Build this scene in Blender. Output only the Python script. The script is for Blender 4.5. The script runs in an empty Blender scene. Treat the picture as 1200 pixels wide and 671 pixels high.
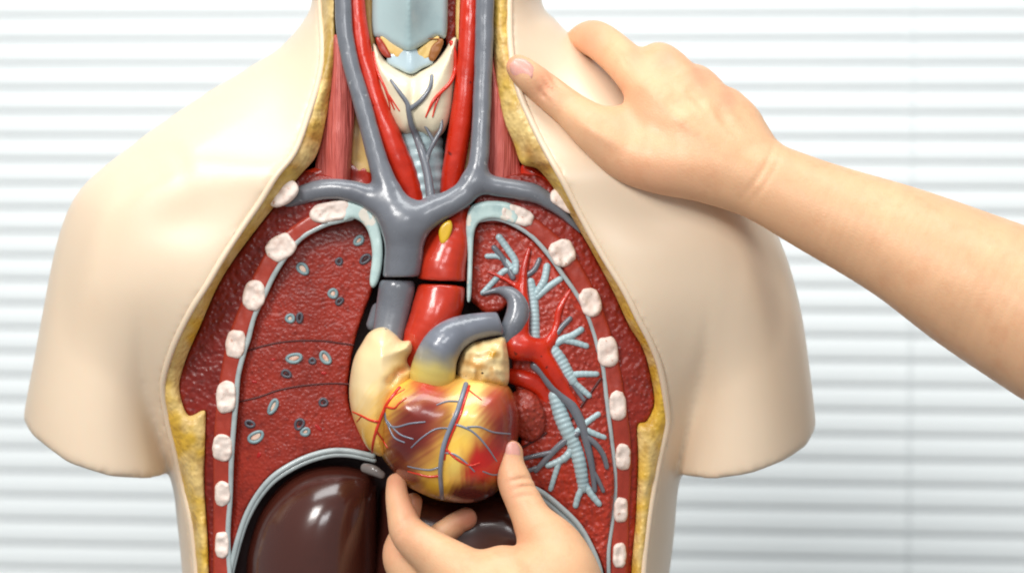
import bpy, math, random
import numpy as np
from mathutils import Vector, Matrix

# ------------------------------------------------------------------ scale
S = 0.0005            # metres per tracing unit at the depth of the chest front
D = 2400.0            # camera distance in tracing units
def W(p):             # (px, py, depth) -> metres
    p = np.asarray(p, float)
    k = 1 + p[..., 2] / D
    return np.stack([(p[..., 0] - 600) * k * S, p[..., 2] * S, (335.5 - p[..., 1]) * k * S], -1)

SC = bpy.context.scene
COL = SC.collection
# ------------------------------------------------------------------ camera, world, lamps, exposure
cam = bpy.data.cameras.new('camera'); camo = bpy.data.objects.new('camera', cam); COL.objects.link(camo)
camo.location = (0, -D * S, 0); camo.rotation_euler = (math.pi / 2, 0, 0)
cam.sensor_width = 36; cam.lens = 72; cam.clip_start = 0.01; cam.clip_end = 50
cam.dof.use_dof = True; cam.dof.focus_distance = (D + 10) * S; cam.dof.aperture_fstop = 4.2
SC.camera = camo
world = bpy.data.worlds.new('World'); SC.world = world; world.use_nodes = True
world.node_tree.nodes['Background'].inputs[0].default_value = (0.93, 0.97, 1.0, 1)
world.node_tree.nodes['Background'].inputs[1].default_value = 0.33
def lamp(name, loc, target, size, power, color, sy=None):
    l = bpy.data.lights.new(name, 'AREA'); l.shape = 'RECTANGLE'; l.size = size; l.size_y = sy or size
    l.energy = power; l.color = color
    o = bpy.data.objects.new(name, l); COL.objects.link(o); o.location = loc
    o.rotation_euler = (Vector(target) - Vector(loc)).to_track_quat('-Z', 'Y').to_euler()
    return o
lamp('key_softbox', (-0.78, -1.35, 0.95), (0, 0.03, 0), 0.55, 23.5, (1.0, 0.975, 0.945))
lamp('front_fill', (0.12, -1.8, 0.6), (0, 0, 0), 0.7, 8, (0.98, 0.99, 1.0), 0.35)  # added frontal fill light, lifts the recessed neck and chest parts
lamp('blind_fill', (0.0, -0.35, 1.55), (0, 0.86, -0.32), 2.0, 28, (0.97, 1.0, 1.0), 0.6)  # added light out of view, only there to brighten the blind
SC.view_settings.view_transform = 'Standard'; SC.view_settings.look = 'None'
SC.view_settings.exposure = 0.0; SC.view_settings.gamma = 1.0
SC.render.engine = 'CYCLES'
SC.cycles.filter_width = 1.9
SC.cycles.use_denoising = True

# ------------------------------------------------------------------ helpers: colour, noise, curves
def lin(r, g, b, f=1.0):
    c = np.array([r, g, b], float) / 255
    return tuple(np.where(c <= 0.04045, c / 12.92, ((c + 0.055) / 1.055) ** 2.4) * f)
def vnoise(x, y, scale, seed=0):
    rng = np.random.RandomState(seed); L = rng.rand(64, 64)
    x = np.asarray(x, float) / scale + 1000; y = np.asarray(y, float) / scale + 1000
    xi = np.floor(x).astype(int); yi = np.floor(y).astype(int); fx = x - xi; fy = y - yi
    fx = fx * fx * (3 - 2 * fx); fy = fy * fy * (3 - 2 * fy)
    g = lambda a, b: L[a % 64, b % 64]
    return (g(xi, yi) * (1 - fx) + g(xi + 1, yi) * fx) * (1 - fy) + (g(xi, yi + 1) * (1 - fx) + g(xi + 1, yi + 1) * fx) * fy - 0.5
def sstep(a, b, x):
    t = np.clip((x - a) / (b - a), 0, 1); return t * t * (3 - 2 * t)
def crom(P, n=8, closed=False):
    P = np.asarray(P, float); N = len(P); out = []
    segs = N if closed else N - 1
    for i in range(segs):
        if closed: p0, p1, p2, p3 = P[(i - 1) % N], P[i], P[(i + 1) % N], P[(i + 2) % N]
        else: p0, p1, p2, p3 = P[max(i - 1, 0)], P[i], P[i + 1], P[min(i + 2, N - 1)]
        for t in np.arange(n) / n:
            out.append(0.5 * (2 * p1 + (p2 - p0) * t + (2 * p0 - 5 * p1 + 4 * p2 - p3) * t * t + (3 * p1 - p0 - 3 * p2 + p3) * t ** 3))
    if not closed: out.append(P[-1])
    return np.array(out)
def polydist(poly, X, Y):            # signed distance to a closed 2D outline, negative inside
    d = np.full(X.shape, 1e9); ins = np.zeros(X.shape, bool); n = len(poly)
    for i in range(n):
        ax, ay = poly[i][:2]; bx, by = poly[(i + 1) % n][:2]
        ex, ey = bx - ax, by - ay; wx, wy = X - ax, Y - ay
        t = np.clip((wx * ex + wy * ey) / (ex * ex + ey * ey + 1e-9), 0, 1)
        d = np.minimum(d, (wx - ex * t) ** 2 + (wy - ey * t) ** 2)
        c = ((ay <= Y) & (by > Y)) | ((by <= Y) & (ay > Y))
        if abs(ey) > 1e-9: ins ^= c & (X < ax + (Y - ay) / ey * ex)
    d = np.sqrt(d); return np.where(ins, -d, d)
def linedist(P, X, Y):
    d = np.full(np.shape(X), 1e9)
    for a, b in zip(P[:-1], P[1:]):
        ex, ey = b[0] - a[0], b[1] - a[1]; wx, wy = X - a[0], Y - a[1]
        t = np.clip((wx * ex + wy * ey) / (ex * ex + ey * ey + 1e-9), 0, 1)
        d = np.minimum(d, (wx - ex * t) ** 2 + (wy - ey * t) ** 2)
    return np.sqrt(d)
def smin(a, b, k):
    h = np.maximum(k - np.abs(a - b), 0) / k; return np.minimum(a, b) - h * h * k / 4
def smax(a, b, k): return -smin(-a, -b, k)
def rmax(a, b, r):                   # intersection with a rounded edge
    return np.sqrt(np.maximum(a + r, 0) ** 2 + np.maximum(b + r, 0) ** 2) + np.minimum(np.maximum(a + r, b + r), 0) - r

# ------------------------------------------------------------------ helpers: meshes
def surface_nets(F, org, h):
    F = np.pad(F.astype(np.float32), 1, constant_values=float(abs(h))); org = np.asarray(org, float) - h
    s = F < 0
    cnt = np.zeros(tuple(n - 1 for n in F.shape), np.int8)
    offs = [(i, j, k) for i in (0, 1) for j in (0, 1) for k in (0, 1)]
    for o in offs:
        cnt += s[o[0]:F.shape[0] - 1 + o[0], o[1]:F.shape[1] - 1 + o[1], o[2]:F.shape[2] - 1 + o[2]]
    act = (cnt > 0) & (cnt < 8); idx = np.argwhere(act)
    ids = np.full(act.shape, -1, np.int64); ids[act] = np.arange(len(idx))
    pos = np.zeros((len(idx), 3)); num = np.zeros(len(idx))
    for a in offs:
        for ax in range(3):
            if a[ax]: continue
            b = list(a); b[ax] = 1
            fa = F[idx[:, 0] + a[0], idx[:, 1] + a[1], idx[:, 2] + a[2]]; fb = F[idx[:, 0] + b[0], idx[:, 1] + b[1], idx[:, 2] + b[2]]
            m = (fa < 0) != (fb < 0); t = np.where(m, fa / np.where(m, fa - fb, 1), 0)
            p = np.tile(np.array(a, float), (len(idx), 1)); p[:, ax] = t
            pos += p * m[:, None]; num += m
    V = (idx + pos / num[:, None]) * h + org
    Q = []
    for ax in range(3):
        u, v = (ax + 1) % 3, (ax + 2) % 3
        sl0 = [slice(1, -1)] * 3; sl1 = [slice(1, -1)] * 3
        sl0[ax] = slice(0, -1); sl1[ax] = slice(1, None)
        a = s[tuple(sl0)]; m = a != s[tuple(sl1)]
        I = np.argwhere(m); I[:, u] += 1; I[:, v] += 1
        if not len(I): continue
        def cell(du, dv):
            J = I.copy(); J[:, u] += du; J[:, v] += dv; return ids[J[:, 0], J[:, 1], J[:, 2]]
        q = np.stack([cell(-1, -1), cell(0, -1), cell(0, 0), cell(-1, 0)], 1)
        fl = ~a[m]; q[fl] = q[fl][:, ::-1]; Q.append(q)
    return V, np.concatenate(Q)
def relax(V, Q, it=2, lam=0.5):
    E = np.concatenate([Q[:, [0, 1]], Q[:, [1, 2]], Q[:, [2, 3]], Q[:, [3, 0]]])
    deg = np.bincount(E.ravel(), minlength=len(V))[:, None]
    for _ in range(it):
        A = np.zeros_like(V)
        for c in range(3):
            A[:, c] = np.bincount(E[:, 0], V[E[:, 1], c], len(V)) + np.bincount(E[:, 1], V[E[:, 0], c], len(V))
        V = V + lam * (A / np.maximum(deg, 1) - V)
    return V
def mesh_obj(name, V, faces, mat, parent=None, cols=None, raw=False):
    me = bpy.data.meshes.new(name)
    P = V if raw else W(V)
    me.from_pydata([tuple(v) for v in P], [], [tuple(f) for f in (faces.tolist() if hasattr(faces, 'tolist') else faces)])
    me.polygons.foreach_set('use_smooth', [True] * len(me.polygons))
    if cols is not None:
        at = me.color_attributes.new('Col', 'FLOAT_COLOR', 'POINT')
        c = np.ones((len(V), 4)); c[:, :3] = cols; at.data.foreach_set('color', c.ravel())
    if mat: me.materials.append(mat)
    o = bpy.data.objects.new(name, me); COL.objects.link(o)
    if parent: attach(o, parent)
    return o
def attach(o, parent):
    o.parent = parent                 # meshes are built in place, so only an Empty root carries an offset
    if parent.type == 'EMPTY': o.matrix_parent_inverse = Matrix.Translation(-Vector(parent.location))
def empty(name, loc, label, cat, group=None):
    o = bpy.data.objects.new(name, None); COL.objects.link(o); o.location = loc; o.empty_display_size = 0.02
    return tag(o, label, cat, group)
def tag(o, label, cat, group=None):
    o['label'] = label; o['category'] = cat
    if group: o['group'] = group
    return o
def grid(x0, x1, y0, y1, z0, z1, h):
    xs = np.arange(x0, x1 + h, h); ys = np.arange(y0, y1 + h, h); zs = np.arange(z0, z1 + h, h)
    X, Y = np.meshgrid(xs, ys, indexing='ij'); return X, Y, zs
class MB:                            # gathers several tubes into one mesh
    def __init__(s): s.V = []; s.F = []; s.C = []; s.n = 0
    def add(s, V, F, col=None):
        s.V.append(V); s.F += [tuple(i + s.n for i in f) for f in F]; s.n += len(V)
        s.C.append(np.tile(col if col is not None else (1, 1, 1), (len(V), 1)))
    def build(s, name, mat, parent=None, cols=False):
        return mesh_obj(name, np.concatenate(s.V), s.F, mat, parent, np.concatenate(s.C) if cols else None)
def tube(P, seg=12, sub=6, ring=0, amp=0.0, flat=1.0):
    """P: list of (px, py, depth, r). ring: spacing of cartilage rings, amp their height."""
    C = crom(P, sub)
    if ring:
        L = np.concatenate([[0], np.cumsum(np.linalg.norm(np.diff(C[:, :3], axis=0), axis=1))])
        n = max(4, int(L[-1] / ring * 6)); t = np.linspace(0, L[-1], n)
        C = np.stack([np.interp(t, L, C[:, i]) for i in range(4)], 1)
        C[:, 3] *= 1 + amp * np.cos(t / ring * 2 * math.pi)
    pts, R = C[:, :3], C[:, 3]
    T = np.gradient(pts, axis=0); T /= np.linalg.norm(T, axis=1)[:, None] + 1e-9
    # round caps: a few extra rings beyond each end
    pre = [(pts[0] - T[0] * R[0] * math.sin(a), T[0], R[0] * math.cos(a)) for a in (1.35, 0.9, 0.45)]
    post = [(pts[-1] + T[-1] * R[-1] * math.sin(a), T[-1], R[-1] * math.cos(a)) for a in (0.45, 0.9, 1.35)]
    allp = pre + list(zip(pts, T, R)) + post
    V = []; up = np.array([0, 0, -1.0]); F = []
    n0 = None
    for p, t, r in allp:
        if n0 is None: n0 = up - t * np.dot(up, t)
        else: n0 = n0 - t * np.dot(n0, t)
        if np.linalg.norm(n0) < 1e-6: n0 = np.cross(t, [1, 0, 0])
        n0 = n0 / np.linalg.norm(n0); b = np.cross(t, n0)
        for k in range(seg):
            a = 2 * math.pi * k / seg; V.append(p + r * (flat * math.cos(a) * n0 + math.sin(a) * b))
    m = len(allp)
    for i in range(m - 1):
        for k in range(seg):
            k2 = (k + 1) % seg; F.append((i * seg + k, i * seg + k2, (i + 1) * seg + k2, (i + 1) * seg + k))
    F.append(tuple(range(seg))[::-1]); F.append(tuple((m - 1) * seg + k for k in range(seg)))
    return np.array(V), F
def tubes(name, lists, mat, parent, seg=12, sub=6, ring=0, amp=0.0, flat=1.0):
    mb = MB()
    for P in lists: mb.add(*tube(P, seg, sub, ring, amp, flat))
    return mb.build(name, mat, parent)
def bbox(poly, m): p = np.asarray(poly)[:, :2]; return p[:, 0].min() - m, p[:, 0].max() + m, p[:, 1].min() - m, p[:, 1].max() + m
def slab(name, poly, front, back, mat, parent, h=2.5, rnd=3, smooth=True, hole=None, colf=None, n=5, rx=1):
    """Solid plate: outline poly, front(px,py) surface, flat back, rounded front edge."""
    pl = crom(poly, n, True) if smooth else np.asarray(poly, float)
    x0, x1, y0, y1 = bbox(pl, 2 * h)
    X, Y, _ = grid(x0, x1, y0, y1, 0, 1, h)
    dd = polydist(pl, X, Y)
    if hole is not None: dd = np.maximum(dd, -polydist(hole, X, Y))
    fr = front(X, Y) + np.zeros(X.shape); m = dd < 3 * h
    z0 = fr[m].min() - 2 * h; zs = np.arange(z0, max(back, fr[m].max() + 2 * h) + 2 * h, h)
    F = rmax(dd[..., None], fr[..., None] - zs, rnd); F = np.maximum(F, zs - max(back, fr[m].max() + 2 * h))
    V, Q = surface_nets(F, (x0, y0, z0), h); V = relax(V, Q, rx)
    return mesh_obj(name, V, Q, mat, parent, colf(V) if colf else None)
def blur2(A, sg):
    r = int(3 * sg); w = np.exp(-0.5 * (np.arange(-r, r + 1) / sg) ** 2); w /= w.sum()
    for ax in (0, 1):
        P = np.pad(A, [(r, r) if a == ax else (0, 0) for a in (0, 1)], mode='edge'); B = 0
        for k in range(2 * r + 1): B = B + w[k] * np.take(P, range(k, k + A.shape[ax]), axis=ax)
        A = B
    return A
class Puff:
    """Inflated outline: a rounded solid with an exact outline, half thickness H reached R inside the edge."""
    def __init__(s, poly, yc, H, R, n=6, bump=None, soft=0): s.soft = soft; s.pl = crom(poly, n, True); s.yc, s.H, s.R, s.bump = yc, H, R, bump
    def dd(s, X, Y): return polydist(s.pl, X, Y)
    def front(s, X, Y):
        q = 1 - np.clip(-s.dd(X, Y) / s.R, 0, 1); f = s.yc - s.H * np.sqrt(np.maximum(1 - q * q, 0))
        return f + (s.bump(X, Y) if s.bump else 0)
    def field(s, X, Y, zs, h):
        dd = s.dd(X, Y)
        if s.soft: w = sstep(2, 30, -dd); dd = dd * (1 - w) + np.minimum(blur2(dd, s.soft / h), -1) * w
        q = 1 - np.minimum(-dd / s.R, 1); z = zs[None, None, :] - (s.bump(X, Y)[..., None] if s.bump else 0)
        f = ((z - s.yc) / s.H) ** 2 + (q * q)[..., None] - 1
        g = np.gradient(f, h); G = np.sqrt(g[0] ** 2 + g[1] ** 2 + g[2] ** 2)
        return f / (G + 2e-3)
    def build(s, name, mat, parent, h=2.5, colf=None, rx=1, bottom=None):
        x0, x1, y0, y1 = bbox(s.pl, 3 * h); X, Y, zs = grid(x0, x1, y0, y1, s.yc - s.H - 12 - 2 * h, s.yc + s.H + 12 + 2 * h, h)
        V, Q = surface_nets(s.field(X, Y, zs, h), (x0, y0, zs[0]), h); V = relax(V, Q, rx)
        return mesh_obj(name, V, Q, mat, parent, colf(V) if colf else None)
def chain_field(chains, X, Y, Z, k, n=3):
    """Smooth union of tapering limbs; each chain is [(px,py,d,r),...]"""
    F = np.full(np.broadcast(X, Y, Z).shape, 1e3, np.float32)
    xa, ya, za = X.ravel(), Y.ravel(), Z.ravel()
    for ch in chains:
        kk = k
        if isinstance(ch, tuple): kk, ch = ch
        C = crom(ch, n); G = np.full(F.shape, 1e3, np.float32); m = kk + 9
        for a, b in zip(C[:-1], C[1:]):
            sl = []
            for i, ax in enumerate((xa, ya, za)):
                lo = min(a[i] - a[3], b[i] - b[3]) - m; hi = max(a[i] + a[3], b[i] + b[3]) + m
                sl.append(slice(int(np.searchsorted(ax, lo)), int(np.searchsorted(ax, hi))))
            x, y, z = X[sl[0]], Y[:, sl[1]], Z[:, :, sl[2]]; sl = tuple(sl)
            e = b[:3] - a[:3]; L = (e ** 2).sum() + 1e-9
            t = np.clip(((x - a[0]) * e[0] + (y - a[1]) * e[1] + (z - a[2]) * e[2]) / L, 0, 1).astype(np.float32)
            g = np.sqrt((x - a[0] - t * e[0]) ** 2 + (y - a[1] - t * e[1]) ** 2 + (z - a[2] - t * e[2]) ** 2) - (a[3] + t * (b[3] - a[3]))
            G[sl] = np.minimum(G[sl], g)
        F = smin(F, G, kk)
    return F
def blend(name, chains, k, h, mat, parent, colf=None, rx=2, clip=None, post=None, n=3, wob=0.0):
    A = np.concatenate([np.array(c[1] if isinstance(c, tuple) else c, float) for c in chains]); r = A[:, 3].max() + k * 0.5 + 2 * h
    lo = (A[:, :3] - A[:, 3:] - k * 0.4 - 2 * h).min(0); hi = (A[:, :3] + A[:, 3:] + k * 0.4 + 2 * h).max(0)
    if clip is not None: hi[0] = min(hi[0], clip[0]); hi[1] = min(hi[1], clip[1])
    xs = [np.arange(lo[i], hi[i] + h, h, dtype=np.float32) for i in range(3)]
    X, Y, Z = xs[0][:, None, None], xs[1][None, :, None], xs[2][None, None, :]
    F = chain_field(chains, X, Y, Z, k, n)
    if wob: F = F + (wob * (vnoise(X, Y, 22, 131) + 0.6 * vnoise(X, Y, 9, 132))).astype(np.float32)
    if post: F = post(F, X, Y, Z)
    V, Q = surface_nets(F, lo, h); V = relax(V, Q, rx)
    return mesh_obj(name, V, Q, mat, parent, colf(V) if colf else None)

# ------------------------------------------------------------------ materials
def mat(name, color=(0.8, 0.8, 0.8), rough=0.4, spec=0.5, attr=False, vary=0.0, vscale=60, var_color=None, bump=0.0, bscale=400, btype='noise',
        coat=0.0, coat_rough=0.08, sss=0.0, sss_r=(1, 0.4, 0.25), sss_scale=0.004, stretch=None, bdist=0.0006, speck=None, rvar=0.0):
    m = bpy.data.materials.new(name); m.use_nodes = True; nt = m.node_tree; N = nt.nodes; L = nt.links
    p = N['Principled BSDF']; p.inputs['Roughness'].default_value = rough; p.inputs['Specular IOR Level'].default_value = spec
    p.inputs['Coat Weight'].default_value = coat; p.inputs['Coat Roughness'].default_value = coat_rough
    if sss:
        p.inputs['Subsurface Weight'].default_value = sss; p.inputs['Subsurface Radius'].default_value = sss_r; p.inputs['Subsurface Scale'].default_value = sss_scale
    tc = N.new('ShaderNodeTexCoord'); co = tc.outputs['Object']
    if stretch:
        mp = N.new('ShaderNodeMapping'); mp.inputs['Scale'].default_value = stretch[:3]
        if len(stretch) > 3: mp.inputs['Rotation'].default_value = (0, stretch[3], 0)
        L.new(co, mp.inputs['Vector']); co = mp.outputs['Vector']
    if attr:
        a = N.new('ShaderNodeAttribute'); a.attribute_name = 'Col'; cs = a.outputs['Color']
    else:
        a = N.new('ShaderNodeRGB'); a.outputs[0].default_value = (*color, 1); cs = a.outputs[0]
    if vary:
        n = N.new('ShaderNodeTexNoise'); n.inputs['Scale'].default_value = vscale; n.inputs['Detail'].default_value = 5; n.inputs['Roughness'].default_value = 0.6
        L.new(co, n.inputs['Vector'])
        r = N.new('ShaderNodeMapRange'); r.inputs['From Min'].default_value = 0.5; r.inputs['From Max'].default_value = 0.68; r.inputs['To Max'].default_value = vary
        L.new(n.outputs['Fac'], r.inputs['Value'])
        mx = N.new('ShaderNodeMix'); mx.data_type = 'RGBA'; L.new(r.outputs['Result'], mx.inputs['Factor']); L.new(cs, mx.inputs[6])
        mx.inputs[7].default_value = (*(var_color or tuple(c * 0.5 for c in color)), 1); cs = mx.outputs[2]
    if speck:      # (colour, scale, threshold)
        n = N.new('ShaderNodeTexNoise'); n.inputs['Scale'].default_value = speck[1]; n.inputs['Detail'].default_value = 3
        L.new(tc.outputs['Object'], n.inputs['Vector'])
        r = N.new('ShaderNodeMapRange'); r.inputs['From Min'].default_value = speck[2]; r.inputs['From Max'].default_value = speck[2] + 0.03
        L.new(n.outputs['Fac'], r.inputs['Value'])
        mx = N.new('ShaderNodeMix'); mx.data_type = 'RGBA'; L.new(r.outputs['Result'], mx.inputs['Factor']); L.new(cs, mx.inputs[6])
        mx.inputs[7].default_value = (*speck[0], 1); cs = mx.outputs[2]
    L.new(cs, p.inputs['Base Color'])
    if rvar:
        n = N.new('ShaderNodeTexNoise'); n.inputs['Scale'].default_value = vscale * 1.7; n.inputs['Detail'].default_value = 4
        L.new(tc.outputs['Object'], n.inputs['Vector'])
        r = N.new('ShaderNodeMapRange'); r.inputs['From Min'].default_value = 0.3; r.inputs['From Max'].default_value = 0.7
        r.inputs['To Min'].default_value = max(rough - rvar, 0.05); r.inputs['To Max'].default_value = rough + rvar
        L.new(n.outputs['Fac'], r.inputs['Value']); L.new(r.outputs['Result'], p.inputs['Roughness'])
    if bump:
        if btype == 'pebble':
            v = N.new('ShaderNodeTexVoronoi'); v.feature = 'SMOOTH_F1'; v.inputs['Scale'].default_value = bscale; v.inputs['Randomness'].default_value = 1
            n2 = N.new('ShaderNodeTexNoise'); n2.inputs['Scale'].default_value = bscale * 0.35; n2.inputs['Detail'].default_value = 4
            L.new(co, n2.inputs['Vector']); vm = N.new('ShaderNodeVectorMath'); vm.operation = 'MULTIPLY_ADD'
            vm.inputs[1].default_value = (0.0014, 0.0014, 0.0014); L.new(n2.outputs['Color'], vm.inputs[0]); L.new(co, vm.inputs[2]); L.new(vm.outputs[0], v.inputs['Vector'])
            ad = N.new('ShaderNodeMath'); ad.operation = 'MULTIPLY_ADD'; ad.inputs[1].default_value = -1.0; L.new(v.outputs['Distance'], ad.inputs[0]); sc2 = N.new('ShaderNodeMath'); sc2.operation = 'MULTIPLY'; sc2.inputs[1].default_value = 0.45; L.new(n2.outputs['Fac'], sc2.inputs[0]); L.new(sc2.outputs[0], ad.inputs[2])
            hs = ad.outputs[0]
        else:
            v = N.new('ShaderNodeTexNoise'); v.inputs['Scale'].default_value = bscale; v.inputs['Detail'].default_value = 4; L.new(co, v.inputs['Vector']); hs = v.outputs['Fac']
        b = N.new('ShaderNodeBump'); b.inputs['Strength'].default_value = bump; b.inputs['Distance'].default_value = bdist
        L.new(hs, b.inputs['Height']); L.new(b.outputs['Normal'], p.inputs['Normal'])
        if coat: L.new(b.outputs['Normal'], p.inputs['Coat Normal'])
    return m
M = {}
M['shell'] = mat('beige_plastic', lin(228, 205, 178), 0.34, 0.45, vary=0.3, vscale=9, var_color=lin(222, 195, 165), bump=0.05, bscale=60, bdist=0.001, sss=0.12, sss_scale=0.004)
M['fat'] = mat('fat_paint', lin(205, 165, 66), 0.42, 0.5, vary=0.5, vscale=90, var_color=lin(160, 112, 46), bump=0.7, bscale=360, btype='pebble', bdist=0.001, attr=True)
M['muscle'] = mat('muscle_paint', lin(120, 24, 20), 0.38, 0.45, vary=0.5, vscale=240, var_color=lin(80, 16, 9), bump=0.9, bscale=360, btype='pebble', bdist=0.001, coat=0.1, coat_rough=0.2, attr=True)
M['intercostal'] = mat('intercostal_paint', lin(168, 56, 38), 0.38, 0.5, vary=0.5, vscale=120, var_color=lin(134, 36, 24), bump=0.35, bscale=200, bdist=0.0008, coat=0.2, coat_rough=0.2)
M['bone'] = mat('bone_paint', lin(242, 224, 212), 0.45, 0.4, vary=0.55, vscale=130, var_color=lin(222, 186, 170), bump=0.4, bscale=300, bdist=0.0008, speck=(lin(214, 170, 150), 300, 0.66))
M['lung'] = mat('lung_paint', lin(128, 27, 20), 0.36, 0.45, vary=0.5, vscale=260, var_color=lin(96, 20, 11), bump=0.5, bscale=520, btype='pebble', bdist=0.0009, coat=0.1, coat_rough=0.2, attr=True)
M['lungrough'] = mat('rough_lung_paint', lin(150, 34, 28), 0.38, 0.45, vary=0.5, vscale=240, var_color=lin(104, 22, 12), bump=1.0, bscale=360, btype='pebble', bdist=0.0013, coat=0.1, coat_rough=0.2, attr=True)
M['pleura'] = mat('pleura_paint', lin(176, 186, 186), 0.3, 0.5, vary=0.5, vscale=90, var_color=lin(140, 150, 152), coat=0.3)
M['cartilage'] = mat('cartilage_paint', lin(192, 214, 210), 0.36, 0.5, vary=0.9, vscale=90, var_color=lin(158, 186, 186), speck=(lin(230, 222, 208), 70, 0.6), bump=0.35, bscale=150, coat=0.2)
M['larynx'] = mat('larynx_paint', lin(172, 194, 195), 0.3, 0.5, vary=0.6, vscale=40, var_color=lin(148, 174, 178), bump=0.25, bscale=90, bdist=0.001, coat=0.3)
M['vein'] = mat('vein_paint', lin(112, 115, 122), 0.3, 0.5, vary=0.6, vscale=45, var_color=lin(94, 96, 104), bump=0.18, bscale=120, bdist=0.001, coat=0.3, coat_rough=0.14, rvar=0.1, speck=(lin(150, 152, 156), 170, 0.70))
M['artery'] = mat('artery_paint', lin(200, 42, 14), 0.28, 0.5, vary=0.6, vscale=45, var_color=lin(160, 26, 9), bump=0.3, bscale=120, bdist=0.001, coat=0.3, coat_rough=0.14, rvar=0.1, speck=(lin(120, 20, 10), 150, 0.69))
M['aorta'] = mat('aorta_paint', lin(192, 50, 26), 0.28, 0.5, vary=0.6, vscale=40, var_color=lin(158, 32, 17), bump=0.2, bscale=100, bdist=0.001, coat=0.4, coat_rough=0.1)
M['neckmuscle'] = mat('neck_muscle_paint', lin(200, 98, 88), 0.4, 0.45, vary=0.8, vscale=9, var_color=lin(150, 48, 48), bump=0.9, bscale=9, bdist=0.0014, stretch=(80, 80, 3.0, 0.08), coat=0.15, coat_rough=0.2)
M['fascia'] = mat('fascia_paint', lin(226, 190, 116), 0.4, 0.5, vary=0.5, vscale=60, var_color=lin(205, 150, 70))
M['thyroid'] = mat('thyroid_paint', lin(232, 218, 188), 0.36, 0.5, vary=0.4, vscale=60, var_color=lin(220, 198, 160), bump=0.3, bscale=140, bdist=0.001, coat=0.2)
M['cavity'] = mat('cavity_shade_paint', lin(46, 14, 14), 0.5, 0.4, vary=0.5, vscale=40, var_color=lin(20, 6, 6))  # dark red-brown taken near black to stand for shade in the gaps
M['hollow'] = mat('hollow_shade_paint', lin(22, 10, 9), 0.5, 0.3)  # near-black colour for the shadow below the diaphragm
M['bronchus'] = mat('bronchus_paint', lin(172, 194, 198), 0.36, 0.5, vary=0.6, vscale=90, var_color=lin(142, 166, 172), coat=0.1)
M['ringteal'] = mat('airway_paint', lin(132, 156, 160), 0.36, 0.5, vary=0.6, vscale=200, var_color=lin(96, 112, 118))
M['ringcore'] = mat('airway_core_paint', lin(232, 200, 180), 0.4, 0.4, vary=0.7, vscale=260, var_color=lin(214, 120, 90))
M['ringdark'] = mat('vessel_cut_paint', lin(86, 84, 92), 0.36, 0.5, vary=0.6, vscale=200, var_color=lin(60, 54, 60))
M['pit'] = mat('pit_paint', lin(52, 14, 16), 0.5, 0.4)
M['crease'] = mat('crease_paint', lin(84, 26, 22), 0.4, 0.4)
M['redpit'] = mat('red_pit_paint', lin(170, 24, 22), 0.35, 0.5)
M['heart'] = mat('heart_paint', (1, 1, 1), 0.27, 0.5, attr=True, vary=0.0, bump=0.22, bscale=90, bdist=0.0014, coat=0.3, coat_rough=0.1, speck=(lin(60, 40, 25), 75, 0.735))
M['auricle'] = mat('auricle_paint', (1, 1, 1), 0.3, 0.5, attr=True, bump=0.5, bscale=110, bdist=0.0016, coat=0.3, coat_rough=0.12, speck=(lin(50, 34, 20), 160, 0.70))
M['ptrunk'] = mat('pulmonary_paint', (1, 1, 1), 0.28, 0.5, attr=True, bump=0.15, bscale=110, bdist=0.001, coat=0.4, coat_rough=0.1)
M['corvein'] = mat('coronary_vein_paint', lin(120, 126, 140), 0.3, 0.5, coat=0.3)
M['corartery'] = mat('coronary_artery_paint', lin(206, 48, 24), 0.3, 0.5, coat=0.3)
M['liver'] = mat('liver_paint', lin(70, 33, 25), 0.22, 0.5, vary=0.5, vscale=30, var_color=lin(58, 27, 21), bump=0.06, bscale=60, bdist=0.001, coat=0.6, coat_rough=0.16)
M['skin'] = mat('skin', (1, 1, 1), 0.48, 0.4, attr=True, vary=0.35, vscale=75, var_color=lin(216, 154, 114), bump=0.4, bscale=1000, btype='pebble', bdist=0.0003, rvar=0.1, sss=0.22, sss_r=(1, 0.36, 0.2), sss_scale=0.006)
M['nail'] = mat('nail', lin(230, 166, 152), 0.28, 0.5, sss=0.2, sss_scale=0.003, vary=0.3, vscale=120, var_color=lin(236, 184, 170))
M['slat'] = mat('blind_slat_paint', lin(238, 242, 242), 0.5, 0.4, vary=0.3, vscale=3, var_color=lin(232, 238, 240))
M['cord'] = mat('blind_cord', lin(236, 240, 240), 0.7, 0.2)
M['wall'] = mat('white_wall', lin(225, 230, 232), 0.8, 0.2)

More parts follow.
